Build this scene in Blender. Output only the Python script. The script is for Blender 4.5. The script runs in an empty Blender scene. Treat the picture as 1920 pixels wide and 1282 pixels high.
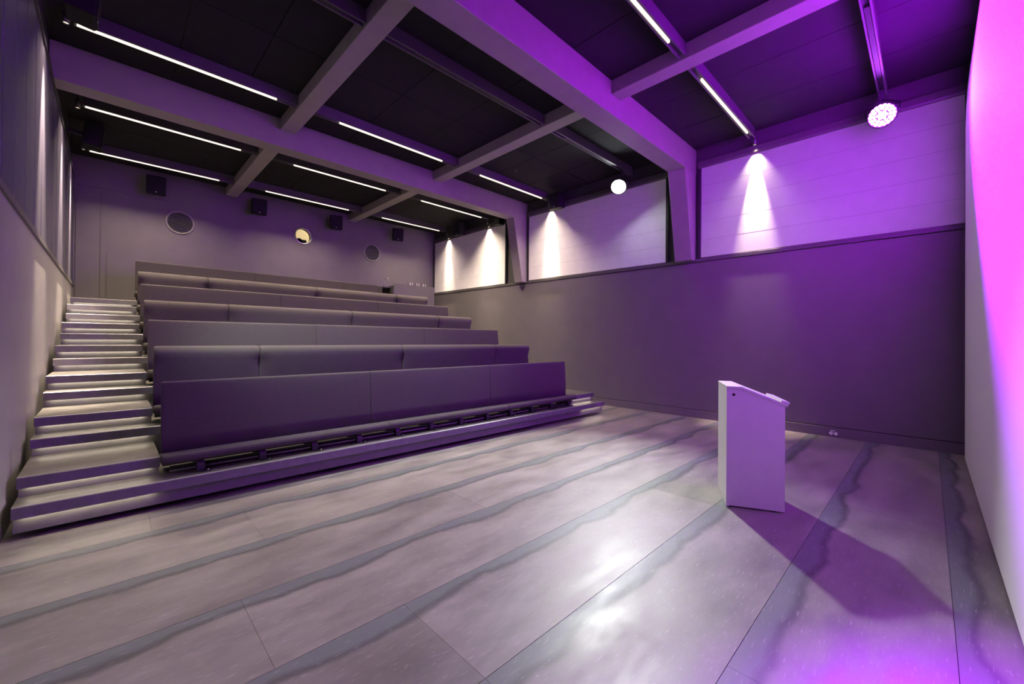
import bpy, bmesh, math, random
from mathutils import Vector, Matrix
random.seed(7)
S = bpy.context.scene
COL = S.collection
PI = math.pi

# ------------------------------------------------------------------ camera
def make_camera():
    F, YAW, P, R, CY = 767.99, 0.77709, 0.00565, 0.00836, 631.275
    fwd = Vector((math.sin(YAW)*math.cos(P), math.cos(YAW)*math.cos(P), math.sin(P)))
    rt = Vector((math.cos(YAW), -math.sin(YAW), 0))
    up = rt.cross(fwd)
    r2 = rt*math.cos(R) + up*math.sin(R)
    u2 = -rt*math.sin(R) + up*math.cos(R)
    cd = bpy.data.cameras.new('camera')
    cd.sensor_fit = 'HORIZONTAL'; cd.sensor_width = 36
    cd.lens = F/1920*36
    cd.shift_y = -(641 - CY)/1920
    cd.clip_start = 0.02
    co = bpy.data.objects.new('camera', cd); COL.objects.link(co)
    m = Matrix((r2, u2, -fwd)).transposed().to_4x4()
    m.translation = (0, 0, 1.5)
    co.matrix_world = m
    S.camera = co
make_camera()

# ------------------------------------------------------------------ world, exposure
w = bpy.data.worlds.new('world'); S.world = w; w.use_nodes = True
w.node_tree.nodes['Background'].inputs[0].default_value = (0.01, 0.008, 0.015, 1)
w.node_tree.nodes['Background'].inputs[1].default_value = 1
S.view_settings.view_transform = 'Standard'
S.view_settings.look = 'None'
S.view_settings.gamma = 1
S.view_settings.use_curve_mapping = False
S.view_settings.exposure = 0.0

# light levels (each lamp's light is made in its own builder)
WHITE_SPOT = 2400.0
WHITE_SPILL = 30.0
PURPLE_SPOT = 25000.0
PURPLE_DISC = 130.0
LED_LINE = 2.2
LED_AREA = {1: 9.0, 3: 82.0, 4: 130.0, 5: 54.0}
WASH = 2000.0
STEP_LED = 30.0
WARM = (1.0, 0.80, 0.60)
PURPLE = (0.42, 0.002, 1.0)

def spot(name, loc, target, power, col, size, blend, radius, parent=None):
    ld = bpy.data.lights.new(name, 'SPOT')
    ld.energy = power; ld.color = col; ld.spot_size = size; ld.spot_blend = blend
    ld.shadow_soft_size = radius
    o = bpy.data.objects.new(name, ld); COL.objects.link(o)
    o.location = loc
    o.rotation_euler = (Vector(target)-Vector(loc)).to_track_quat('-Z', 'Y').to_euler()
    return o

# ------------------------------------------------------------------ materials
def nodes(name):
    m = bpy.data.materials.new(name); m.use_nodes = True
    nt = m.node_tree
    return m, nt, nt.nodes['Principled BSDF']

def link(nt, a, b): nt.links.new(a, b)

def plain(name, col, rough=.5, metal=0., noise=.0, nscale=30., bump=0., bscale=300., spec=.5, coat=0., sheen=0.):
    m, nt, b = nodes(name)
    b.inputs['Base Color'].default_value = (*col, 1)
    b.inputs['Roughness'].default_value = rough
    b.inputs['Metallic'].default_value = metal
    b.inputs['Specular IOR Level'].default_value = spec
    b.inputs['Coat Weight'].default_value = coat
    b.inputs['Sheen Weight'].default_value = sheen
    tc = nt.nodes.new('ShaderNodeNewGeometry')
    if noise:
        n = nt.nodes.new('ShaderNodeTexNoise'); n.inputs['Scale'].default_value = nscale; n.inputs['Detail'].default_value = 4
        link(nt, tc.outputs['Position'], n.inputs['Vector'])
        r = nt.nodes.new('ShaderNodeMapRange')
        r.inputs[1].default_value = .3; r.inputs[2].default_value = .7
        r.inputs[3].default_value = 1-noise; r.inputs[4].default_value = 1+noise
        link(nt, n.outputs['Fac'], r.inputs[0])
        v = nt.nodes.new('ShaderNodeVectorMath'); v.operation = 'SCALE'
        v.inputs[0].default_value = col
        link(nt, r.outputs[0], v.inputs['Scale']); link(nt, v.outputs[0], b.inputs['Base Color'])
    if bump:
        n2 = nt.nodes.new('ShaderNodeTexNoise'); n2.inputs['Scale'].default_value = bscale; n2.inputs['Detail'].default_value = 3
        link(nt, tc.outputs['Position'], n2.inputs['Vector'])
        bp = nt.nodes.new('ShaderNodeBump'); bp.inputs['Strength'].default_value = bump; bp.inputs['Distance'].default_value = .004
        link(nt, n2.outputs['Fac'], bp.inputs['Height']); link(nt, bp.outputs[0], b.inputs['Normal'])
    return m

def emit(name, col, strength):
    m = bpy.data.materials.new(name); m.use_nodes = True; nt = m.node_tree
    nt.nodes.clear()
    e = nt.nodes.new('ShaderNodeEmission'); o = nt.nodes.new('ShaderNodeOutputMaterial')
    e.inputs[0].default_value = (*col, 1); e.inputs[1].default_value = strength
    link(nt, e.outputs[0], o.inputs[0])
    return m

def floor_material():
    m, nt, b = nodes('smoked_vinyl')
    N = nt.nodes.new
    geo = N('ShaderNodeNewGeometry'); tc = N('ShaderNodeTexCoord'); info = N('ShaderNodeObjectInfo')
    # local y: 0 at the panel's far edge, negative towards its near edge
    sep = N('ShaderNodeSeparateXYZ'); link(nt, tc.outputs['Object'], sep.inputs[0])
    # wavy width of the dark stain along the far edge
    n1 = N('ShaderNodeTexNoise'); n1.inputs['Scale'].default_value = 1.5; n1.inputs['Detail'].default_value = 3; n1.inputs['Roughness'].default_value = .45
    link(nt, geo.outputs['Position'], n1.inputs['Vector'])
    wd = N('ShaderNodeMapRange'); wd.inputs[1].default_value = .3; wd.inputs[2].default_value = .7; wd.inputs[3].default_value = .05; wd.inputs[4].default_value = .17
    link(nt, n1.outputs['Fac'], wd.inputs[0])
    ad = N('ShaderNodeMath'); ad.operation = 'ADD'; link(nt, sep.outputs['Y'], ad.inputs[0]); link(nt, wd.outputs[0], ad.inputs[1])
    mask = N('ShaderNodeMapRange'); mask.interpolation_type = 'SMOOTHSTEP'; mask.inputs[1].default_value = -.018; mask.inputs[2].default_value = .012
    link(nt, ad.outputs[0], mask.inputs[0])
    # dark line just at the rim of the stain
    ab = N('ShaderNodeMath'); ab.operation = 'ABSOLUTE'; link(nt, ad.outputs[0], ab.inputs[0])
    rim = N('ShaderNodeMapRange'); rim.interpolation_type = 'SMOOTHSTEP'; rim.inputs[1].default_value = 0; rim.inputs[2].default_value = .045; rim.inputs[3].default_value = .85; rim.inputs[4].default_value = 0
    link(nt, ab.outputs[0], rim.inputs[0])
    # cloudy tone
    mp = N('ShaderNodeMapping'); mp.inputs['Scale'].default_value = (1.0, 2.6, 1); link(nt, geo.outputs['Position'], mp.inputs[0])
    n2 = N('ShaderNodeTexNoise'); n2.inputs['Scale'].default_value = 1.7; n2.inputs['Detail'].default_value = 7; n2.inputs['Roughness'].default_value = .62
    link(nt, mp.outputs[0], n2.inputs['Vector'])
    cr = N('ShaderNodeValToRGB'); cr.color_ramp.elements[0].position = .3; cr.color_ramp.elements[0].color = (.12, .111, .099, 1)
    cr.color_ramp.elements[1].position = .7; cr.color_ramp.elements[1].color = (.235, .217, .193, 1)
    link(nt, n2.outputs['Fac'], cr.inputs[0])
    # per panel tone
    rt = N('ShaderNodeMapRange'); rt.inputs[3].default_value = .82; rt.inputs[4].default_value = 1.12; link(nt, info.outputs['Random'], rt.inputs[0])
    sc = N('ShaderNodeVectorMath'); sc.operation = 'SCALE'; link(nt, cr.outputs[0], sc.inputs[0]); link(nt, rt.outputs[0], sc.inputs['Scale'])
    mx = N('ShaderNodeMix'); mx.data_type = 'RGBA'; link(nt, mask.outputs[0], mx.inputs[0]); link(nt, sc.outputs[0], mx.inputs[6]); mx.inputs[7].default_value = (.105, .12, .118, 1)
    mr = N('ShaderNodeMix'); mr.data_type = 'RGBA'; link(nt, rim.outputs[0], mr.inputs[0]); link(nt, mx.outputs[2], mr.inputs[6]); mr.inputs[7].default_value = (.05, .05, .052, 1)
    # pale scuffs
    mp2 = N('ShaderNodeMapping'); mp2.inputs['Scale'].default_value = (4, 26, 1); mp2.inputs['Rotation'].default_value = (0, 0, .5); link(nt, geo.outputs['Position'], mp2.inputs[0])
    n3 = N('ShaderNodeTexNoise'); n3.inputs['Scale'].default_value = 3.2; n3.inputs['Detail'].default_value = 5; link(nt, mp2.outputs[0], n3.inputs['Vector'])
    sf = N('ShaderNodeMapRange'); sf.inputs[1].default_value = .6; sf.inputs[2].default_value = .75; sf.inputs[3].default_value = 0; sf.inputs[4].default_value = .5
    link(nt, n3.outputs['Fac'], sf.inputs[0])
    ms = N('ShaderNodeMix'); ms.data_type = 'RGBA'; link(nt, sf.outputs[0], ms.inputs[0]); link(nt, mr.outputs[2], ms.inputs[6]); ms.inputs[7].default_value = (.4, .38, .36, 1)
    link(nt, ms.outputs[2], b.inputs['Base Color'])
    rr = N('ShaderNodeMapRange'); rr.inputs[1].default_value = .3; rr.inputs[2].default_value = .7; rr.inputs[3].default_value = .38; rr.inputs[4].default_value = .55
    link(nt, n2.outputs['Fac'], rr.inputs[0]); link(nt, rr.outputs[0], b.inputs['Roughness'])
    bp = N('ShaderNodeBump'); bp.inputs['Strength'].default_value = .12; bp.inputs['Distance'].default_value = .003
    n4 = N('ShaderNodeTexNoise'); n4.inputs['Scale'].default_value = 60; n4.inputs['Detail'].default_value = 4; link(nt, geo.outputs['Position'], n4.inputs['Vector'])
    link(nt, n4.outputs['Fac'], bp.inputs['Height']); link(nt, bp.outputs[0], b.inputs['Normal'])
    return m

M = {
 'floor': floor_material(),
 'slab': plain('slab', (.03, .03, .032), .8),
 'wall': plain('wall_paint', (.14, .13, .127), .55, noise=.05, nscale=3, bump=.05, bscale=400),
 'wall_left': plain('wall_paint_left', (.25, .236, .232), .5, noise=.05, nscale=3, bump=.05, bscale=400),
 'dark_wall': plain('dark_wall', (.05, .047, .05), .6),
 'steel': plain('beam_paint', (.29, .26, .255), .55, noise=.05, nscale=6, bump=.06, bscale=500),
 'ceiling': plain('black_acoustic_board', (.016, .0145, .017), .9, noise=.08, nscale=4, bump=.15, bscale=600, spec=.25),
 'black': plain('black_metal', (.018, .018, .02), .45),
 'trim': plain('trim_paint', (.085, .08, .078), .45),
 'cladding': plain('gloss_cladding', (.06, .052, .085), .5, noise=.1, nscale=8, spec=.35),
 'fabric': plain('bench_fabric', (.058, .052, .048), .92, noise=.25, nscale=160, bump=.6, bscale=420, spec=.15, sheen=.05),
 'tread': plain('tread_lino', (.075, .07, .063), .42, noise=.3, nscale=9, bump=.1, bscale=120),
 'alu': plain('aluminium_nosing', (.16, .152, .168), .42, metal=.25, noise=.12, nscale=14),
 'riser': plain('riser_board', (.105, .1, .097), .6, noise=.1, nscale=12),
 'under': plain('understructure', (.012, .012, .013), .5),
 'lectern': plain('lectern_white', (.62, .60, .60), .45, noise=.03, nscale=9),
 'screen': plain('screen_cloth', (.82, .80, .82), .75),
 'blind': plain('blind_cloth', (.85, .83, .85), .8, noise=.03, nscale=5),
 'seam': plain('blind_seam', (.34, .32, .34), .8),
 'rail': plain('track_aluminium', (.11, .105, .11), .45, metal=.2),
 'speaker': plain('speaker_cabinet', (.009, .009, .01), .7, bump=.2, bscale=900, spec=.2),
 'white': plain('white_plastic', (.8, .8, .78), .4),
 'chrome': plain('chrome', (.7, .7, .7), .18, metal=1),
 'desk': plain('desk_panel', (.085, .078, .08), .5),
 'cream': plain('booth_wall', (.62, .56, .42), .7),
 'hole': plain('hole_black', (.01, .01, .01), .7),
 'led': emit('led_diffuser', (1, .84, .66), LED_LINE),
 'steplight': emit('step_led', (1, .86, .68), STEP_LED),
 'lamp_white': emit('stage_lamp_lens', (.95, 1, 1), 160),
 'lamp_unseen_dim': emit('unseen_lamp_lens', (.95, 1, 1), 20),
 'lamp_purple': emit('par_led', (.5, .06, 1.0), PURPLE_DISC),
 'wash_lens': emit('wash_lens', (1, .85, .65), 1.5),
}
def glass_material():
    m, nt, b = nodes('pane_glass')
    b.inputs['Base Color'].default_value = (1, 1, 1, 1); b.inputs['Roughness'].default_value = .02
    b.inputs['Transmission Weight'].default_value = 1; b.inputs['IOR'].default_value = 1.05
    return m
M['glass'] = glass_material()

# ------------------------------------------------------------------ mesh helpers
def box(bm, x0, x1, y0, y1, z0, z1):
    v = [bm.verts.new((x, y, z)) for x in (x0, x1) for y in (y0, y1) for z in (z0, z1)]
    for f in ((0,1,3,2), (4,6,7,5), (0,4,5,1), (2,3,7,6), (0,2,6,4), (1,5,7,3)):
        bm.faces.new([v[i] for i in f])

def prism(bm, pts, a, b, axis='x'):
    """pts: closed outline in the two other axes (x: y,z / y: x,z / z: x,y), extruded from a to b"""
    def P(p, t):
        return {'x': (t, p[0], p[1]), 'y': (p[0], t, p[1]), 'z': (p[0], p[1], t)}[axis]
    A = [bm.verts.new(P(p, a)) for p in pts]; B = [bm.verts.new(P(p, b)) for p in pts]
    n = len(pts)
    bm.faces.new(A[::-1]); bm.faces.new(B)
    for i in range(n): bm.faces.new((A[i], A[(i+1) % n], B[(i+1) % n], B[i]))

def tube(bm, pts, r, seg=8):
    pts = [Vector(p) for p in pts]; rings = []
    for i, p in enumerate(pts):
        d = (pts[min(i+1, len(pts)-1)] - pts[max(i-1, 0)]).normalized()
        a = d.cross(Vector((0, 0, 1)))
        if a.length < 1e-3: a = d.cross(Vector((0, 1, 0)))
        a.normalize(); c = d.cross(a)
        rr = r[i] if isinstance(r, (list, tuple)) else r
        rings.append([bm.verts.new(p + (a*math.cos(2*PI*k/seg) + c*math.sin(2*PI*k/seg))*rr) for k in range(seg)])
    for A, B in zip(rings, rings[1:]):
        for k in range(seg): bm.faces.new((A[k], A[(k+1) % seg], B[(k+1) % seg], B[k]))
    bm.faces.new(rings[0][::-1]); bm.faces.new(rings[-1])

def lathe(bm, prof, seg=28, mat=None):
    """prof: (radius, height) about local z; transformed by mat"""
    rings = []
    for r, z in prof:
        if r < 1e-6: rings.append([bm.verts.new((0, 0, z))])
        else: rings.append([bm.verts.new((r*math.cos(2*PI*k/seg), r*math.sin(2*PI*k/seg), z)) for k in range(seg)])
    for A, B in zip(rings, rings[1:]):
        for k in range(seg):
            k2 = (k+1) % seg
            if len(A) == 1 and len(B) == 1: continue
            if len(A) == 1: bm.faces.new((A[0], B[k2], B[k]))
            elif len(B) == 1: bm.faces.new((A[k], A[k2], B[0]))
            else: bm.faces.new((A[k], A[k2], B[k2], B[k]))
    if mat is not None:
        vs = [v for R in rings for v in R]
        bmesh.ops.transform(bm, matrix=mat, verts=vs)

def obj(name, bm, mat, parent=None, bevel=0, seg=1, smooth=False, loc=None):
    bmesh.ops.recalc_face_normals(bm, faces=bm.faces[:])
    if bevel:
        bmesh.ops.bevel(bm, geom=bm.edges[:] + bm.verts[:], offset=bevel, segments=seg, profile=.5, affect='EDGES', clamp_overlap=True)
    me = bpy.data.meshes.new(name); bm.to_mesh(me); bm.free()
    me.materials.append(M[mat])
    if smooth:
        for p in me.polygons: p.use_smooth = True
    o = bpy.data.objects.new(name, me); COL.objects.link(o)
    if loc is not None: o.location = loc
    if parent: o.parent = parent
    return o

def new(): return bmesh.new()

def bx(name, mat, parent, x0, x1, y0, y1, z0, z1, bevel=0, seg=1):
    """one box as its own mesh; coordinates are in the parent's space"""
    bm = new(); box(bm, x0, x1, y0, y1, z0, z1)
    return obj(name, bm, mat, parent, bevel, seg)

def tag(o, label, cat=None, group=None):
    o['label'] = label
    if cat: o['category'] = cat
    if group: o['group'] = group
    return o

def thing(name, label, cat, loc=(0, 0, 0), group=None, rot=(0, 0, 0)):
    o = bpy.data.objects.new(name, None); COL.objects.link(o)
    o.location = loc; o.rotation_euler = rot; o.empty_display_size = .1
    return tag(o, label, cat, group)

def struct(o, label=None):
    o['kind'] = 'structure'
    if label: o['label'] = label
    return o

def copy_tree(o, parent=None):
    c = o.copy(); COL.objects.link(c); c.parent = parent
    for ch in list(o.children): copy_tree(ch, c)
    return c

# ------------------------------------------------------------------ room
XL, XR, YF, YB, ZC = -.545, 8.16, -.75, 12.3, 5.25

def build_room():
    # floor: slab with the vinyl panels on it
    fl = struct(bx('floor', 'slab', None, XL-.1, XR+.1, YF-.1, YB+.1, -.12, -.004), 'smoked grey vinyl floor laid in long rows')
    seams = [-.75, -.10, .65, 1.37, 2.07, 2.75, 3.45, 4.19, 4.9, 5.6]
    starts = [2.0, 4.8, 1.2, 3.95, 3.3, 2.4, .84, 3.0, 1.5]
    for k in range(len(seams)-1):
        y0, y1 = seams[k], seams[k+1]
        xs = [XL]; x = starts[k]
        while x - 2.75 > XL+.3: x -= 2.75
        while x < XR-.3: xs.append(x); x += 2.75
        xs.append(XR)
        for a, b in zip(xs, xs[1:]):
            bm = new(); box(bm, .0007, b-a-.0007, -(y1-y0)+.0015, -.0015, -.004, 0)
            obj('floor_panel', bm, 'floor', fl, loc=(a, y1, 0))
    # walls
    wr = struct(bx('wall_right', 'wall', None, XR, XR+.2, YF, YB, 0, 3.02), 'grey wall below the blinds')
    bx('upper_wall', 'dark_wall', wr, XR+.03, XR+.2, YF, YB, 3.02, ZC)
    t = struct(bx('trim_1', 'trim', None, XR-.014, XR+.03, YF, YB, 3.03, 3.095, .004), 'dark ledge capping the grey wall below the blinds')
    bb = struct(bx('baseboard_right', 'wall', None, XR-.012, XR, YF, YB, 0, .15, .002), 'low flush baseboard of the grey wall')
    bx('shadow_gap', 'hole', bb, XR-.004, XR, YF, YB, .15, .163)
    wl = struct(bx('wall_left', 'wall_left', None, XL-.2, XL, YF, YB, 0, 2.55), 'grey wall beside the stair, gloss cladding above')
    bx('upper_wall', 'dark_wall', wl, XL-.2, XL-.035, YF, YB, 2.55, ZC)
    y = -.73
    wv = [.565, .6, .57, .62, .56]
    k = 0
    while y < YB-.05:
        wd = wv[k % 5]; k += 1
        y2 = min(y+wd, YB)
        bm = new()
        d = random.uniform(-.003, .003)
        prism(bm, [(XL-.035, y+.002), (XL-.016+d, y+.002), (XL-.002+d, y+.022), (XL-.002+d, y2-.022), (XL-.016+d, y2-.002), (XL-.035, y2-.002)], 2.55, 4.72, 'z')
        obj('cladding_panel', bm, 'cladding', wl)
        y = y2
    bx('cladding_head', 'black', wl, XL-.03, XL+.015, YF, YB, 4.72, 4.76, .004)
    struct(bx('trim_2', 'trim', None, XL-.01, XL+.014, YF, YB, 2.50, 2.56, .004), 'dark handrail ledge along the left wall')
    # back wall with the porthole opening
    px, pz, pr = 3.852, 4.34, .205
    bm = new()
    outer = [bm.verts.new(p) for p in ((XL-.2, YB, 0), (XR+.2, YB, 0), (XR+.2, YB, ZC+.1), (XL-.2, YB, ZC+.1))]
    n = 40
    inner = [bm.verts.new((px+pr*math.cos(2*PI*i/n), YB, pz+pr*math.sin(2*PI*i/n))) for i in range(n)]
    ed = [bm.edges.new((outer[i], outer[(i+1) % 4])) for i in range(4)] + [bm.edges.new((inner[i], inner[(i+1) % n])) for i in range(n)]
    bmesh.ops.triangle_fill(bm, use_beauty=True, edges=ed)
    for f in list(bm.faces):
        c = f.calc_center_median()
        if (c.x-px)**2 + (c.z-pz)**2 < (pr*.98)**2 and all((v.co.x-px)**2+(v.co.z-pz)**2 < (pr*1.02)**2 for v in f.verts): bm.faces.remove(f)
    r = bmesh.ops.extrude_face_region(bm, geom=bm.faces[:])
    bmesh.ops.translate(bm, verts=[e for e in r['geom'] if isinstance(e, bmesh.types.BMVert)], vec=(0, .14, 0))
    wb = struct(obj('wall_back', bm, 'wall'), 'grey back wall behind the top row')
    # faint surface conduit and flush hatch on the left of the back wall
    bm = new(); tube(bm, [(XL, YB-.006, 4.612), (.956, YB-.006, 4.594)], .006, 6)
    struct(obj('trim_3', bm, 'wall', None, smooth=True), 'thin conduit line under the left speaker')
    d = struct(bx('door_1', 'wall', None, XL+.03, -.164, YB-.012, YB, 2.18, 4.55, .003), 'flush service door in the back wall')
    bx('door_edge', 'trim', d, -.160, -.150, YB-.006, YB, 2.18, 4.55)
    bx('door_strip', 'riser', d, -.058, -.048, YB-.01, YB, 2.18, 3.3)
    struct(bx('wall_front', 'dark_wall', None, XL-.2, XR+.2, YF-.2, YF, 0, ZC+.1), 'dark wall behind the projection screen')
    # ceiling with acoustic boards
    ce = struct(bx('ceiling', 'black', None, XL-.2, XR+.2, YF-.2, YB+.2, ZC, ZC+.15), 'black ceiling of acoustic boards')
    ys = [-.75, .47, 2.18, 3.37, 4.5, 5.68, 6.85, 7.9, 9.2, 10.28, 11.35, 12.3]
    xs = [XL, .62, 1.42, 2.16, 3.18, 4.2, 5.23, 6.2, 7.18, XR]
    for a, b in zip(xs, xs[1:]):
        for c, e in zip(ys, ys[1:]):
            bx('ceiling_board', 'ceiling', ce, a+.004, b-.004, c+.004, e-.004, ZC-.018-random.uniform(0, .003), ZC, .003)
build_room()

def build_porthole():
    px, pz, pr = 3.852, 4.34, .205
    rot = Matrix.Translation((px, YB, pz)) @ Matrix.Rotation(PI/2, 4, 'X')   # local z -> -y
    bm = new(); lathe(bm, [(pr+.03, .0), (pr+.028, .014), (pr+.008, .018), (pr-.008, .012), (pr-.01, -.02), (pr, -.02), (pr, 0), (pr+.03, 0)], 40, rot)
    f = struct(obj('window_1', bm, 'chrome', None, smooth=True), 'round porthole window of the projection booth')
    bm = new(); lathe(bm, [(0, -.09), (pr-.002, -.09), (pr-.002, -.096), (0, -.096)], 40, rot)
    obj('pane', bm, 'glass', f)
    # booth behind the hole
    bm = new()
    x0, x1, y0, y1, z0, z1 = 2.9, 5.0, YB+.14, YB+1.5, 3.4, 5.2
    struct(bx('wall_booth_back', 'cream', None, x0, x1, y1, y1+.05, z0, z1), 'cream rear wall of the booth behind the porthole')
    struct(bx('wall_booth_left', 'cream', None, x0-.05, x0, y0, y1, z0, z1), 'cream left wall of the booth behind the porthole')
    struct(bx('wall_booth_right', 'cream', None, x1, x1+.05, y0, y1, z0, z1), 'cream right wall of the booth behind the porthole')
    struct(bx('floor_booth', 'slab', None, x0, x1, y0, y1, z0-.05, z0), 'dark floor of the booth behind the porthole')
    struct(bx('ceiling_booth', 'cream', None, x0, x1, y0, y1, z1, z1+.05), 'cream ceiling of the booth behind the porthole')
    bl = thing('booth_lamp', 'small round lamp on the booth ceiling', 'lamp', (4.55, y0+.6, z1))
    bm = new(); lathe(bm, [(0, -.05), (.07, -.045), (.08, -.02), (.08, 0), (0, 0)], 20); obj('shade', bm, 'wash_lens', bl, smooth=True)
    ld = bpy.data.lights.new('booth_lamp', 'POINT'); ld.energy = 45; ld.color = (1, .88, .66); ld.shadow_soft_size = .08
    lo = bpy.data.objects.new('booth_lamp', ld); COL.objects.link(lo); lo.location = (4.55, y0+.6, 5.05)
    pj = thing('projector', 'dark projector with round lens behind the porthole', 'projector', (3.86, YB+.5, 4.0))
    bx('body', 'black', pj, -.2, .2, -.15, .3, .1, .32, .02, 2)
    bm = new(); lathe(bm, [(0, 0), (.075, 0), (.08, .02), (.07, .16), (.055, .165), (.05, .13), (0, .12)], 24, Matrix.Translation((-.05, -.15, .24)) @ Matrix.Rotation(PI/2, 4, 'X'))
    obj('lens', bm, 'black', pj, smooth=True)
    bx('stand', 'black', pj, -.1, .1, 0, .15, -.598, .1)
build_porthole()

# ------------------------------------------------------------------ steel frames, purlins, light tracks
def build_frames():
    for (y0, y1, lab) in ((7.75, 8.06, 'deep grey roof beam over the middle rows with tapered column'),
                          (3.2, 3.54, 'deep grey roof beam nearest the stage with tapered column')):
        t = thing('portal_frame', lab, 'beam', (0, 0, 0), 'steel roof frames')
        bm = new(); box(bm, XL-.03, 8.19, y0, y1, 4.75, ZC-.02)
        obj('beam', bm, 'steel', t, .006)
        bm = new(); prism(bm, [(7.66, 4.752), (8.19, 4.752), (8.19, 3.06), (8.0, 3.06)], y0+.004, y1-.004, 'y')
        obj('column', bm, 'steel', t, .006)
build_frames()

def build_purlins():
    spans = ((-.75, 3.2, 'stage bay'), (3.54, 7.75, 'middle bay'), (8.06, YB, 'rear bay'))
    for x0, side in ((2.04, 'left'), (5.11, 'right')):
        for a, b, bay in spans:
            bm = new(); box(bm, x0, x0+.24, a, b, 5.03, ZC-.02)
            o = obj('ceiling_joist', bm, 'steel', None, .005)
            tag(o, 'grey ceiling joist of the %s, the one further %s' % (bay, side), 'joist', 'ceiling joists')
build_purlins()

def build_tracks():
    segs_all = [(-.30, 1.755), (2.69, 4.73), (5.73, 7.75)]
    lab = {0: 'unlit track nearest the screen', 1: 'track with warm LED lines in the stage bay', 2: 'unlit track between the two beams carrying the white stage lamp',
           3: 'track with warm LED lines in front of the rear beam', 4: 'track with warm LED lines just behind the rear beam', 5: 'track with warm LED lines nearest the back wall'}
    for k, (y, lit) in enumerate(((.47, 0), (2.18, 1), (4.52, 0), (6.855, 1), (9.21, 1), (11.35, 1))):
        t = thing('light_track', 'slim aluminium ceiling ' + lab[k], 'light track', (0, y, 5.05), 'ceiling light tracks')
        # profile: channel with two lips, interrupted by the joists
        for (a, b) in ((XL+.22, 2.035), (2.285, 5.105), (5.355, 8.0)):
            bm = new()
            box(bm, a, b, -.045, .045, .06, .18)
            box(bm, a, b, -.05, -.03, .012, .06)
            box(bm, a, b, .03, .05, .012, .06)
            obj('rail', bm, 'rail', t)
        for (a, b) in segs_all:
            if lit:
                bx('led_tube', 'led', t, a, b, -.012, .012, .0, .03)
                ld = bpy.data.lights.new('led_line_light', 'AREA'); ld.shape = 'RECTANGLE'
                ld.size = b-a; ld.size_y = .024; ld.energy = LED_AREA[k]; ld.color = WARM; ld.spread = math.radians(106)
                lo = bpy.data.objects.new('led_line_light', ld); COL.objects.link(lo); lo.location = ((a+b)/2, y, 5.048)
            else:
                bx('blank_cover', 'black', t, a, b, -.024, .024, .02, .04)
build_tracks()

# ------------------------------------------------------------------ tiered seating
PITCH, RISE, Y0, Z0 = .98, .3185, 4.60, .254
TX0, TX1 = -.49, 7.16
HS_DY, HS_DZ = .24, .16
BX0, BX1 = .35, 6.39
ORD = ['lowest', 'second', 'third', 'fourth', 'fifth', 'sixth', 'topmost']

def light_strip(parent, x0, x1, y, z):
    return bx('light_strip', 'steplight', parent, x0, x1, y, y+.012, z-.004, z)

def build_tier(i):
    y, z = Y0+PITCH*i, Z0+RISE*i
    t = thing('seating_tier', '%s tier of the stepped seating, %s' % (ORD[i], 'its purple-lit front edge just above the floor' if i == 0 else 'carrying the %s bench row from the floor' % ORD[i] if i < 6 else 'running to the back wall'), 'seating tier', (0, y, 0), 'seating tiers')
    depth = (YB-.01-y) if i == 6 else PITCH+.02
    bx('deck', 'tread', t, TX0, TX1, .03, depth, z-.04, z-.0005)
    bm = new()
    prism(bm, [(0, z-.085), (0, z-.004), (.006, z+.001), (.045, z+.001), (.045, z-.02), (.012, z-.02), (.012, z-.085)], TX0, TX1, 'x')
    obj('nosing', bm, 'alu', t)
    zb = .055 if i == 0 else z-RISE
    bx('riser', 'riser', t, TX0+.005, TX1-.005, .05, .07, zb, z-.04)
    if i == 0:
        for k in range(9):
            xx = TX0+.3+k*.86
            bm = new(); lathe(bm, [(0, -.02), (.045, -.02), (.05, -.012), (.05, .012), (.045, .02), (0, .02)], 16, Matrix.Translation((xx, .2, .0505)) @ Matrix.Rotation(PI/2, 4, 'Y'))
            obj('wheel', bm, 'black', t, smooth=True)
            bx('wheel_fork', 'under', t, xx-.03, xx+.03, .16, .24, .06, z-.04)
        light_strip(t, TX0+.04, BX0-.06, .02, z-.08)
        light_strip(t, BX1+.06, TX1-.06, .02, z-.08)
    else:
        light_strip(t, TX0+.04, BX0-.06, .02, z-.078)
        light_strip(t, BX1+.06, TX1-.06, .02, z-.078)
        bx('side_skirt', 'under', t, TX1-.03, TX1-.012, .08, depth, .02, z-.04)
        bx('leg', 'under', t, TX0+.02, TX0+.08, .1, .16, 0, z-.04)
        bx('leg', 'under', t, TX1-.1, TX1-.04, .1, .16, 0, z-.04)
for i in range(7): build_tier(i)

def build_half_step(i, x0, x1, side):
    y, z = Y0+PITCH*i+HS_DY, Z0+RISE*i+HS_DZ
    ln = 'between %s and %s tiers' % (ORD[i], ORD[i+1])
    t = thing('aisle_step', 'intermediate step of the %s aisle %s' % (side, ln), 'step', (0, y, 0), 'aisle steps')
    bx('tread', 'tread', t, x0, x1, .03, PITCH-HS_DY+.048, z-.03, z-.0005)
    bm = new()
    prism(bm, [(0, z-.085), (0, z-.004), (.006, z+.001), (.045, z+.001), (.045, z-.02), (.012, z-.02), (.012, z-.085)], x0, x1, 'x')
    obj('nosing', bm, 'alu', t)
    bx('riser', 'riser', t, x0+.005, x1-.005, .045, .06, z-HS_DZ+.0005, z-.03)
    bx('end_panel', 'riser', t, x0+.005, x0+.02, .06, PITCH-HS_DY+.04, z-HS_DZ+.0005, z-.03)
    bx('end_panel', 'riser', t, x1-.02, x1-.005, .06, PITCH-HS_DY+.04, z-HS_DZ+.0005, z-.03)
    light_strip(t, x0+.04, x1-.06, .02, z-.078)
for i in range(6):
    build_half_step(i, TX0, BX0-.012, 'left')
    build_half_step(i, BX1+.05, TX1-.02, 'right')

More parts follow.
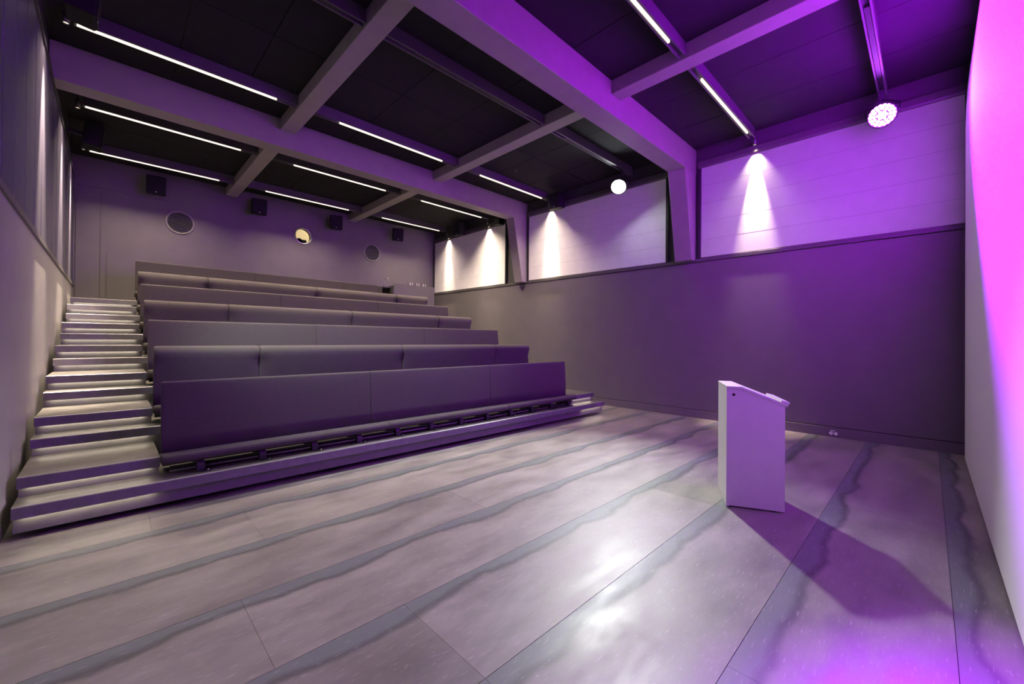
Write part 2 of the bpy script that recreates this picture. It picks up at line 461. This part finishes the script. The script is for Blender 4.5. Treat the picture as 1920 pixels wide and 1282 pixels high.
def cushion(x0, x1, prof, r, n=26, dimple=None):
    """pillow: outline (y,z) extruded along x, ends rounded by r; dimple = (depth, z) pinches the front at both ends"""
    bm = new()
    cy = sum(p[0] for p in prof)/len(prof); cz = sum(p[1] for p in prof)/len(prof)
    hy = max(abs(p[0]-cy) for p in prof); hz = max(abs(p[1]-cz) for p in prof)
    L = x1-x0
    ds = [0, r*.12, r*.35, r*.7, r]
    if dimple: ds += [.04, .07, .1, .14, .19, .25, .35]
    ds = sorted(set(d for d in ds if d < L/2))
    xs = ds + [L/2] + [L-d for d in reversed(ds)]
    rings = []
    for s in xs:
        d = min(s, L-s)
        e = r*(1-math.sqrt(max(0, 1-(1-d/r)**2))) if d < r else 0
        ring = []
        for (y, z) in prof:
            yy = cy+(y-cy)*(1-e/hy*.8); zz = cz+(z-cz)*(1-e/hz*.8)
            if dimple and y < cy:
                yy += dimple[0]*math.exp(-(d/.09)**2)*math.exp(-((z-dimple[1])/.075)**2)
            ring.append(bm.verts.new((x0+s, yy, zz)))
        rings.append(ring)
    m = len(prof)
    for A, B in zip(rings, rings[1:]):
        for k in range(m): bm.faces.new((A[k], A[(k+1) % m], B[(k+1) % m], B[k]))
    bm.faces.new(rings[0][::-1]); bm.faces.new(rings[-1])
    return bm

def arc(cy, cz, r, a0, a1, n):
    return [(cy+r*math.cos(math.radians(a0+(a1-a0)*k/n)), cz+r*math.sin(math.radians(a0+(a1-a0)*k/n))) for k in range(n+1)]

def build_bench(i):
    y, z = Y0+PITCH*i, Z0+RISE*i
    even = i % 2 == 1
    x1 = 5.395 if i == 6 else BX1
    lab = ['long upholstered bench of the front row, purple lit', 'long upholstered bench of the second row, greyest with a bright top',
           'long upholstered bench of the third row, dull brown-grey', 'long upholstered bench of the fourth row with a pale top edge',
           'long upholstered bench of the fifth row, sandy grey', 'long upholstered bench of the sixth row below the top row, pale top edge',
           'shorter upholstered bench of the top row against the back wall'][i]
    t = thing('bench', lab, 'bench', (0, y, z), 'upholstered benches')
    js = [BX0] + ([1.372, 3.40, 5.425] if even else [2.39, 4.42]) + [x1]
    js = [j for j in js if j <= x1]
    if even:
        # thick rounded top shaped to catch light; front leans forward to stay darker
        r = .05
        prof = [(.445, .14), (.424, .3), (.401, .45), (.382, .58), (.37, .67), (.366, .715), (.37, .745), (.381, .772), (.40, .796), (.427, .812), (.46, .818),
                (.482, .81), (.495, .79), (.495, .6), (.49, .35), (.485, .14)]
    else:  # reclined to catch more light; front row kept upright to stay darker
        prof = [(.33, .14), (.344, .3), (.362, .45), (.384, .62), (.4, .74), (.408, .79)] + arc(.433, .797, .023, 170, 10, 5) + [(.458, .74), (.452, .45), (.44, .14)] if i else [(.378, .14), (.381, .3), (.386, .45), (.392, .62), (.4, .74), (.408, .79)] + arc(.433, .797, .023, 170, 10, 5) + [(.458, .74), (.452, .45), (.44, .14)]
    for a, b in zip(js, js[1:]):
        bm = cushion(a+.002, b-.002, prof, .03 if even else .012, dimple=(.035, .6) if even else (.006, .7))
        obj('backrest', bm, 'fabric', t, smooth=True)
    sj = [BX0-.012] + ([1.4, 3.45, 5.5] if even else [2.5, 4.58]) + [x1]
    sj = [j for j in sj if j <= x1]
    sprof = arc(.137, .142, .036, 270, 90, 8)[::1]
    sprof = [(2*.137-p[0], p[1]) if False else p for p in arc(.147, .150, .047, 90, 270, 8)]
    sprof = sprof + [(.36, .085), (.4, .09), (.41, .13), (.39, .158), (.33, .166)]
    for a, b in zip(sj, sj[1:]):
        bm = cushion(a+.002, b-.002, sprof, .02)
        obj('seat_cushion', bm, 'fabric', t, smooth=True)
    bx('back_plate', 'under', t, BX0+.02, x1-.02, .46, .475, .02, .6)
    n = 12 if i < 6 else 10
    for k in range(n):
        xx = .62+.505*k
        bm = new()
        prism(bm, [(.13, .002), (.42, .002), (.42, .085), (.4, .086), (.16, .1), (.13, .06)], xx-.03, xx+.03, 'x')
        b = obj('bracket', bm, 'under', t)
        if i == 0:
            bm = new(); lathe(bm, [(0, .016), (.006, .016), (.01, .01), (.01, 0), (0, 0)], 8, Matrix.Translation((xx+.05, .1, .002)))
            obj('bolt', bm, 'chrome', b)
            bx('foot_plate', 'under', b, xx-.02, xx+.075, .085, .14, .0, .006)
    for (yy, zz, rr) in ((.2, .028, .012), (.19, .068, .009)):
        bm = new(); tube(bm, [(BX0+.05, yy, zz), (x1-.05, yy, zz)], rr, 8)
        obj('rail', bm, 'rail' if zz < .05 else 'under', t, smooth=True)
for i in range(7): build_bench(i)

# ------------------------------------------------------------------ projection screen
def build_screen():
    t = thing('projection_screen', 'huge white projection screen washed pink and magenta', 'screen', (0, -.33, 0))
    bm = new(); nx, nz = 40, 30
    x0, x1, z0, z1 = 2.9, 7.84, .02, 5.2  # left edge unseen, cut short to lessen light bounced onto the lectern
    def off(x, z):
        u = max(0, (z-4.3)/.9)
        return -.055*u*u
    V = [[bm.verts.new((x0+(x1-x0)*i/nx, off(0, z0+(z1-z0)*j/nz), z0+(z1-z0)*j/nz)) for i in range(nx+1)] for j in range(nz+1)]
    for j in range(nz):
        for i in range(nx): bm.faces.new((V[j][i], V[j][i+1], V[j+1][i+1], V[j+1][i]))
    r = bmesh.ops.extrude_face_region(bm, geom=bm.faces[:])
    bmesh.ops.translate(bm, verts=[e for e in r['geom'] if isinstance(e, bmesh.types.BMVert)], vec=(0, -.012, 0))
    obj('cloth', bm, 'screen', t, smooth=False)
    bx('frame_side', 'black', t, 7.76, 7.82, -.1, -.075, .02, 5.2)
    bx('frame_side', 'black', t, 2.92, 2.98, -.1, -.075, .02, 5.2)
    bx('frame_bottom', 'black', t, 2.9, 7.82, -.07, -.016, 0, .05)
build_screen()

# ------------------------------------------------------------------ blinds
def build_blind(y0, y1, lab, motor=False):
    t = thing('window_blind', lab, 'blind', (XR, 0, 0), 'white window blinds')
    zb, zt = 3.096, 4.84
    n = 5; h = (zt-zb)/n
    for k in range(n):
        bm = new(); ny = 12
        vs = []
        za, zz = zb+k*h, zb+(k+1)*h-.003
        for z in (za, (za+zz)/2, zz):
            vs.append([bm.verts.new((-.004, y0+(y1-y0)*j/ny, z)) for j in range(ny+1)])
        for A, B in zip(vs, vs[1:]):
            for j in range(ny): bm.faces.new((A[j], A[j+1], B[j+1], B[j]))
        r = bmesh.ops.extrude_face_region(bm, geom=bm.faces[:])
        bmesh.ops.translate(bm, verts=[e for e in r['geom'] if isinstance(e, bmesh.types.BMVert)], vec=(.008, 0, 0))
        obj('fabric_strip', bm, 'blind', t, smooth=False)
        if k: bx('seam_bar', 'seam', t, -.0045, .004, y0, y1, za-.0028, za-.0002)
    bm = new()
    prism(bm, [(-.03, 4.855), (-.036, 4.87), (-.036, 4.96), (-.026, 4.985), (.028, 4.985), (.028, 4.84), (-.02, 4.84)], y0-.1, y1+.06, 'y')
    obj('cassette', bm, 'trim', t)
    bx('guide_rail', 'black', t, -.02, .028, y0-.06, y0-.005, zb, 4.84, .003)
    bx('guide_rail', 'black', t, -.02, .028, y1+.005, y1+.06, zb, 4.84, .003)
    bx('bottom_bar', 'trim', t, -.012, .012, y0, y1, zb+.001, zb+.012)
    if motor: bx('motor_box', 'black', t, -.26, -.06, y0+.0, y0+.2, 4.79, 4.97, .012)
build_blind(-.34, 3.09, 'white blind nearest the screen, strongly magenta')
build_blind(3.80, 7.66, 'white blind between the two columns, lilac')
build_blind(8.60, 12.2, 'white blind next to the back wall with two warm light pools', True)

# ------------------------------------------------------------------ lectern
def build_lectern():
    c0, c1, c2 = Vector((4.008, 1.283)), Vector((4.468, 1.533)), Vector((4.208, .874))
    t = thing('lectern', 'white lectern with sloping top standing on the floor', 'lectern', (c0.x, c0.y, 0))
    ux = (c2-c0); D = ux.length; ux.normalize()          # along the side panel, from audience side to speaker side
    uy = (c1-c0); W = uy.length; uy.normalize()
    ang = math.atan2(ux.y, ux.x)
    t.rotation_euler = (0, 0, ang)
    # local frame: +x along the side, width along +y (left-hand normal)
    H, Hm, Hf, xm = 1.07, 1.07, .935, .115
    out = [(0, .012), (0, H), (xm, H), (D, Hf), (D, .012)]
    bm = new(); prism(bm, out, 0, .022, 'y'); sp = obj('side_panel', bm, 'lectern', t, .0015)
    bm = new(); prism(bm, out, W-.022, W, 'y'); obj('side_panel', bm, 'lectern', t, .0015)
    bx('front_panel', 'lectern', t, -.002, .02, -.002, W+.002, .004, H-.001, .0015)
    bx('base_board', 'lectern', t, .02, D-.03, .022, W-.022, .03, .05)
    bx('shelf', 'lectern', t, .02, D-.05, .022, W-.022, .6, .62)
    sl = (Hf-H)/(D-xm)
    th = .02
    bm = new(); prism(bm, [(-.004, H), (xm, H), (D+.02, H+sl*(D+.02-xm)), (D+.02, H+th+sl*(D+.02-xm)), (xm+.003, H+th), (-.004, H+th)], -.006, W+.006, 'y')
    obj('top_board', bm, 'lectern', t, .001)
    bm = new(); xa = D+.02
    za = H+th+sl*(xa-xm)
    prism(bm, [(xa-.05, za-sl*.05), (xa, za), (xa+.012, za+.004), (xa+.012, za+.024), (xa-.05, za-sl*.05+.02)], -.004, W+.004, 'y')
    obj('book_stop', bm, 'lectern', t, .001)
    rot = Matrix.Translation((.055, -.001, 1.015)) @ Matrix.Rotation(PI/2, 4, 'X')
    bm = new(); lathe(bm, [(0, .0015), (.013, .0015), (.0135, 0), (.0, -.001)], 20, rot); tag(obj('cable_hole', bm, 'hole', t), 'black round cable hole')
    bm = new(); lathe(bm, [(.0135, 0), (.0135, .003), (.018, .002), (.018, 0), (.0135, 0)], 20, rot); obj('hole_ring', bm, 'lectern', t)
build_lectern()

# ------------------------------------------------------------------ stage lamps
def aim(loc, target): return (Vector(target)-Vector(loc)).to_track_quat('-Z', 'Y').to_euler()

def build_stage_lamp(loc, tgt, lab, power, size, mat):
    loc = Vector(loc); tgt = Vector(tgt)
    t = thing('stage_lamp', lab, 'lamp', loc, 'stage lamps on the middle track')
    R = aim(loc, tgt).to_matrix().to_4x4()
    bm = new(); lathe(bm, [(0, .30), (.06, .30), (.1, .26), (.12, .18), (.13, .02), (.165, 0), (.165, -.02), (.15, -.02), (.148, .005), (0, .005)], 32, R); obj('housing', bm, 'black', t, smooth=True)
    bm = new(); lathe(bm, [(0, -.018), (.08, -.014), (.147, -.002), (.147, .002), (0, .002)], 32, R); obj('lens', bm, mat, t, smooth=True)
    bm = new(); tube(bm, [(.09, -.15, .02), (.09, -.14, .12), (.03, -.08, .24), (-.05, .07, .24), (-.06, .15, .14), (-.05, .17, .02)], .011, 8); obj('yoke', bm, 'black', t, smooth=True)
    bx('clamp', 'black', t, -.03, .03, -.1, -.05, .22, .318)
    d = (tgt-loc).normalized()
    spot('stage_lamp_light', loc+d*.05, tgt, power, (.96, 1.0, .97), math.radians(size), .85, .11)
build_stage_lamp((7.65, 4.6, 4.74), (2.4, 2.4, 0), 'blinding white stage lamp hung from the track near the blinds', WHITE_SPOT, 58, 'lamp_white')
build_stage_lamp((.6, 4.6, 4.74), (2.3, 6.1, 1.3), 'unseen white stage lamp added on the track above the stairs to light the second bench row', WHITE_SPOT*.55, 66, 'lamp_unseen_dim')  # unseen second lamp, added to turn the second bench row grey

def build_par():
    loc = Vector((7.72, .462, 4.69)); tgt = Vector((5.6, -.33, 3.92))
    face = Vector((2.2, -.1, .9))
    t = thing('par_lamp', 'purple LED par lamp hung from the track beside the screen', 'lamp', loc)
    R = aim(loc, face).to_matrix().to_4x4()
    bm = new(); lathe(bm, [(0, .24), (.08, .24), (.13, .19), (.15, .02), (.165, 0), (.165, -.025), (.152, -.025), (.15, .008), (0, .008)], 32, R); obj('can', bm, 'black', t, smooth=True)
    for ring, n in ((0, 1), (.045, 6), (.09, 12), (.128, 18)):          # LED cluster
        for j in range(n):
            a = 2*PI*j/n
            bm = new(); lathe(bm, [(0, -.006), (.014, -.002), (.0205, .006)], 8, R @ Matrix.Translation((ring*math.cos(a), ring*math.sin(a), 0)))
            obj('led', bm, 'lamp_purple', t, smooth=True)
    bm = new(); tube(bm, [(0, .18, .0), (.03, .18, .14), (.05, 0, .24), (.03, -.18, .14), (0, -.18, .0)], .01, 8); obj('yoke', bm, 'black', t, smooth=True)
    bx('clamp', 'black', t, .02, .08, -.02, .04, .23, .368)
    d = (tgt-loc).normalized()
    spot('par_lamp_light', loc+d*.06, tgt, PURPLE_SPOT, PURPLE, math.radians(62), .9, .12)
build_par()

# ------------------------------------------------------------------ wall-wash spots
def wash(x, y, z, sign, lab, group, power=WASH, lean=.028):
    t = thing('wash_spot', lab, 'spotlight', (x, y, z), group)
    tilt = math.radians(1.5)*sign
    t.rotation_euler = (0, -tilt, 0)
    bm = new(); lathe(bm, [(0, .14), (.03, .14), (.032, .0), (.027, .0), (.026, .02), (0, .02)], 18); obj('housing', bm, 'rail', t, smooth=True)
    bm = new(); lathe(bm, [(0, .012), (.025, .012), (.025, .018), (0, .018)], 18); obj('lens', bm, 'wash_lens', t)
    tube_bm = new(); tube(tube_bm, [(0, 0, .14), (0, 0, ZC-.02-z)], .008, 8); obj('stem', tube_bm, 'black', t)
    spot('wash_light', (x, y, z-.005), (x+sign*lean, y, z-1), power, WARM, math.radians(27), 1.0, .01)
    spot('wash_spill_light', (x, y, z-.006), (x+sign*.05, y, z-1), WASH*.035, WARM, math.radians(74), 1.0, .01)
names = {2.15: 'small wall-wash spot over the magenta blind', 6.87: 'small wall-wash spot over the lilac blind', 9.3: 'small wall-wash spot over the rear blind, nearer the column', 11.36: 'small wall-wash spot over the rear blind, in the back corner'}
for y in names: wash(XR-.085, y, 4.95, 1, names[y], 'right wall-wash spots')
ln = {6.87: 'small wall-wash spot on the left wall in front of the rear beam', 9.3: 'small wall-wash spot on the left wall behind the rear beam', 11.3: 'small wall-wash spot on the left wall by the back corner'}
for y in ln: wash(XL+.16, y, 5.04, -1, ln[y], 'left wall-wash spots', WASH*3, .052)

# ------------------------------------------------------------------ speakers
def build_speakers():
    proto = thing('wall_speaker', '', 'speaker', (0, 0, 0), 'black wall speakers')
    bm = new(); box(bm, -.165, .165, -.13, .1, -.19, .19); obj('cabinet', bm, 'speaker', proto, .02, 3)
    bm = new(); box(bm, -.15, .15, -.142, -.128, -.175, .175); g = obj('grille', bm, 'speaker', proto, .008, 2)
    bm = new(); lathe(bm, [(0, .002), (.012, .002), (.012, 0), (0, 0)], 12, Matrix.Translation((.0, -.142, -.155)) @ Matrix.Rotation(PI/2, 4, 'X')); obj('badge', bm, 'white', g)
    bm = new(); box(bm, -.03, .03, .08, .3, -.03, .03); obj('wall_bracket', bm, 'black', proto)
    spots = [((.712, YB-.3, 4.83), (.1, 0, -.06), 'first black speaker on the back wall, above the left round vent'),
             ((2.70, YB-.3, 4.82), (.1, 0, -.12), 'second black speaker on the back wall, left of the porthole'),
             ((4.64, YB-.3, 4.82), (.1, 0, -.3), 'third black speaker on the back wall, right of the porthole'),
             ((6.60, YB-.3, 4.83), (.1, 0, -.4), 'fourth black speaker on the back wall, above the right round vent'),
             ((7.87, 6.45, 4.92), (.1, 0, -PI/2), 'black speaker over the lilac blind under the ceiling'),
             ((7.87, 10.4, 4.95), (.1, 0, -PI/2), 'black speaker over the rear blind under the ceiling'),
             ((XL+.3, 6.2, 5.0), (.1, 0, PI/2), 'black speaker high on the left wall in front of the rear beam'),
             ((XL+.3, 10.2, 4.95), (.1, 0, PI/2), 'black speaker high on the left wall behind the rear beam')]
    for k, (loc, rot, lab) in enumerate(spots):
        o = proto if k == 0 else copy_tree(proto)
        o.location = loc; o.rotation_euler = rot; o['label'] = lab
build_speakers()

# ------------------------------------------------------------------ round vents
def build_vents():
    proto = thing('round_vent', '', 'vent', (0, 0, 0), 'round wall vents')
    rot = Matrix.Rotation(PI/2, 4, 'X')
    bm = new(); lathe(bm, [(.275, 0), (.272, .012), (.25, .016), (.232, .01), (.232, 0), (.275, 0)], 40, rot); obj('ring', bm, 'wall_left', proto, smooth=True)
    bm = new(); lathe(bm, [(0, .001), (.234, .001), (.234, 0), (0, 0)], 40, rot); obj('dark_back', bm, 'hole', proto)
    n = 10
    for k in range(n):
        z = -.2+.4*k/(n-1)
        h = math.sqrt(.232**2-z*z)
        bm = new(); prism(bm, [(-.003, z-.012), (-.017, z-.004), (-.019, z-.001), (-.005, z-.006)], -h, h, 'x'); obj('slat', bm, 'wall_left', proto)
    for k, (x, z, lab) in enumerate(((1.162, 4.161, 'round louvred vent on the back wall, left of the porthole'), (5.88, 4.175, 'round louvred vent on the back wall, right of the porthole'))):
        o = proto if k == 0 else copy_tree(proto)
        o.location = (x, YB-.001, z); o['label'] = lab
build_vents()

# ------------------------------------------------------------------ control desk on the top tier
def build_desk():
    zt = Z0+RISE*6
    t = thing('control_desk', 'boxy control desk at the end of the top row', 'desk', (5.77, 10.68, zt))
    W, H = 1.36, .90
    bx('front_panel', 'desk', t, 0, W, 0, .025, .01, H, .003)
    bx('side_panel', 'desk', t, 0, .025, .025, .75, .01, H-.06, .003)
    bx('side_panel', 'desk', t, W-.025, W, .025, .75, .01, H-.06, .003)
    bx('worktop', 'desk', t, .025, W-.025, .025, .78, H-.16, H-.13, .003)
    bx('return_top', 'tread', t, -.28, -.001, .2, .9, H-.12, H-.09, .003)
    bx('return_leg', 'desk', t, -.28, -.255, .2, .9, .01, H-.12, .003)
    m = thing('mixing_console', 'low mixing console with upright knobs on the control desk', 'mixer', (6.55, 10.92, zt+H-.129))
    bm = new(); prism(bm, [(-.18, 0), (.25, 0), (.25, .17), (.22, .18), (-.18, .125)], -.3, .42, 'x'); obj('body', bm, 'black', m, .004)
    for k in range(9):
        bm = new(); lathe(bm, [(0, .09), (.008, .09), (.01, 0), (0, 0)], 8, Matrix.Translation((-.25+.075*k, -.1, .13))); obj('knob', bm, 'white' if k % 3 else 'black', m)
    # small parts along the desk's upper rim
    g = thing('gooseneck_lamp', 'thin chrome gooseneck lamp on the control desk', 'lamp', (5.60, 10.95, zt+H-.09))
    bm = new(); lathe(bm, [(0, .02), (.03, .02), (.035, 0), (0, 0)], 14); obj('base', bm, 'black', g)
    pts = [(0, 0, .015), (.005, 0, .1)] + [(.07-.065*math.cos(a), -.02*(a/PI), .17+.075*math.sin(a)) for a in [PI*k/10*.82 for k in range(11)]]
    bm = new(); tube(bm, pts, .008, 8); obj('stem', bm, 'chrome', g, smooth=True)
    e = pts[-1]
    bm = new(); tube(bm, [(e[0]-.045, e[1], e[2]+.03), (e[0], e[1], e[2]), (e[0]+.03, e[1]-.003, e[2]-.04)], [.011, .014, .016], 8); obj('head', bm, 'chrome', g, smooth=True)
build_desk()

# ------------------------------------------------------------------ small things
def build_socket():
    t = thing('wall_socket', 'white double socket in the low baseboard behind the lectern', 'socket', (XR-.0125, 1.046, .068))
    rot = Matrix.Rotation(-PI/2, 4, 'Y')
    for k, y in enumerate((-.03, .03)):
        bm = new(); lathe(bm, [(0, .003), (.012, .003), (.014, .008), (.024, .008), (.026, 0), (0, 0)], 18, Matrix.Translation((0, y, -.012)) @ rot); obj('outlet', bm, 'white', t, smooth=True)
    bx('label_strip', 'white', t, -.004, .0, -.02, .04, .024, .036)
build_socket()

def build_sprinkler():
    t = thing('sprinkler', 'tiny ceiling sprinkler between joist and LED line', 'sprinkler', (6.32, 6.35, ZC-.02))
    bm = new(); lathe(bm, [(0, 0), (.04, 0), (.035, -.012), (.015, -.02), (0, -.02)], 16); obj('rosette', bm, 'black', t, smooth=True)
    bm = new(); tube(bm, [(0, 0, -.02), (0, 0, -.055)], .008, 8); obj('stem', bm, 'chrome', t)
    bm = new(); lathe(bm, [(0, -.055), (.022, -.056), (.022, -.06), (0, -.06)], 12); obj('deflector', bm, 'chrome', t)
build_sprinkler()
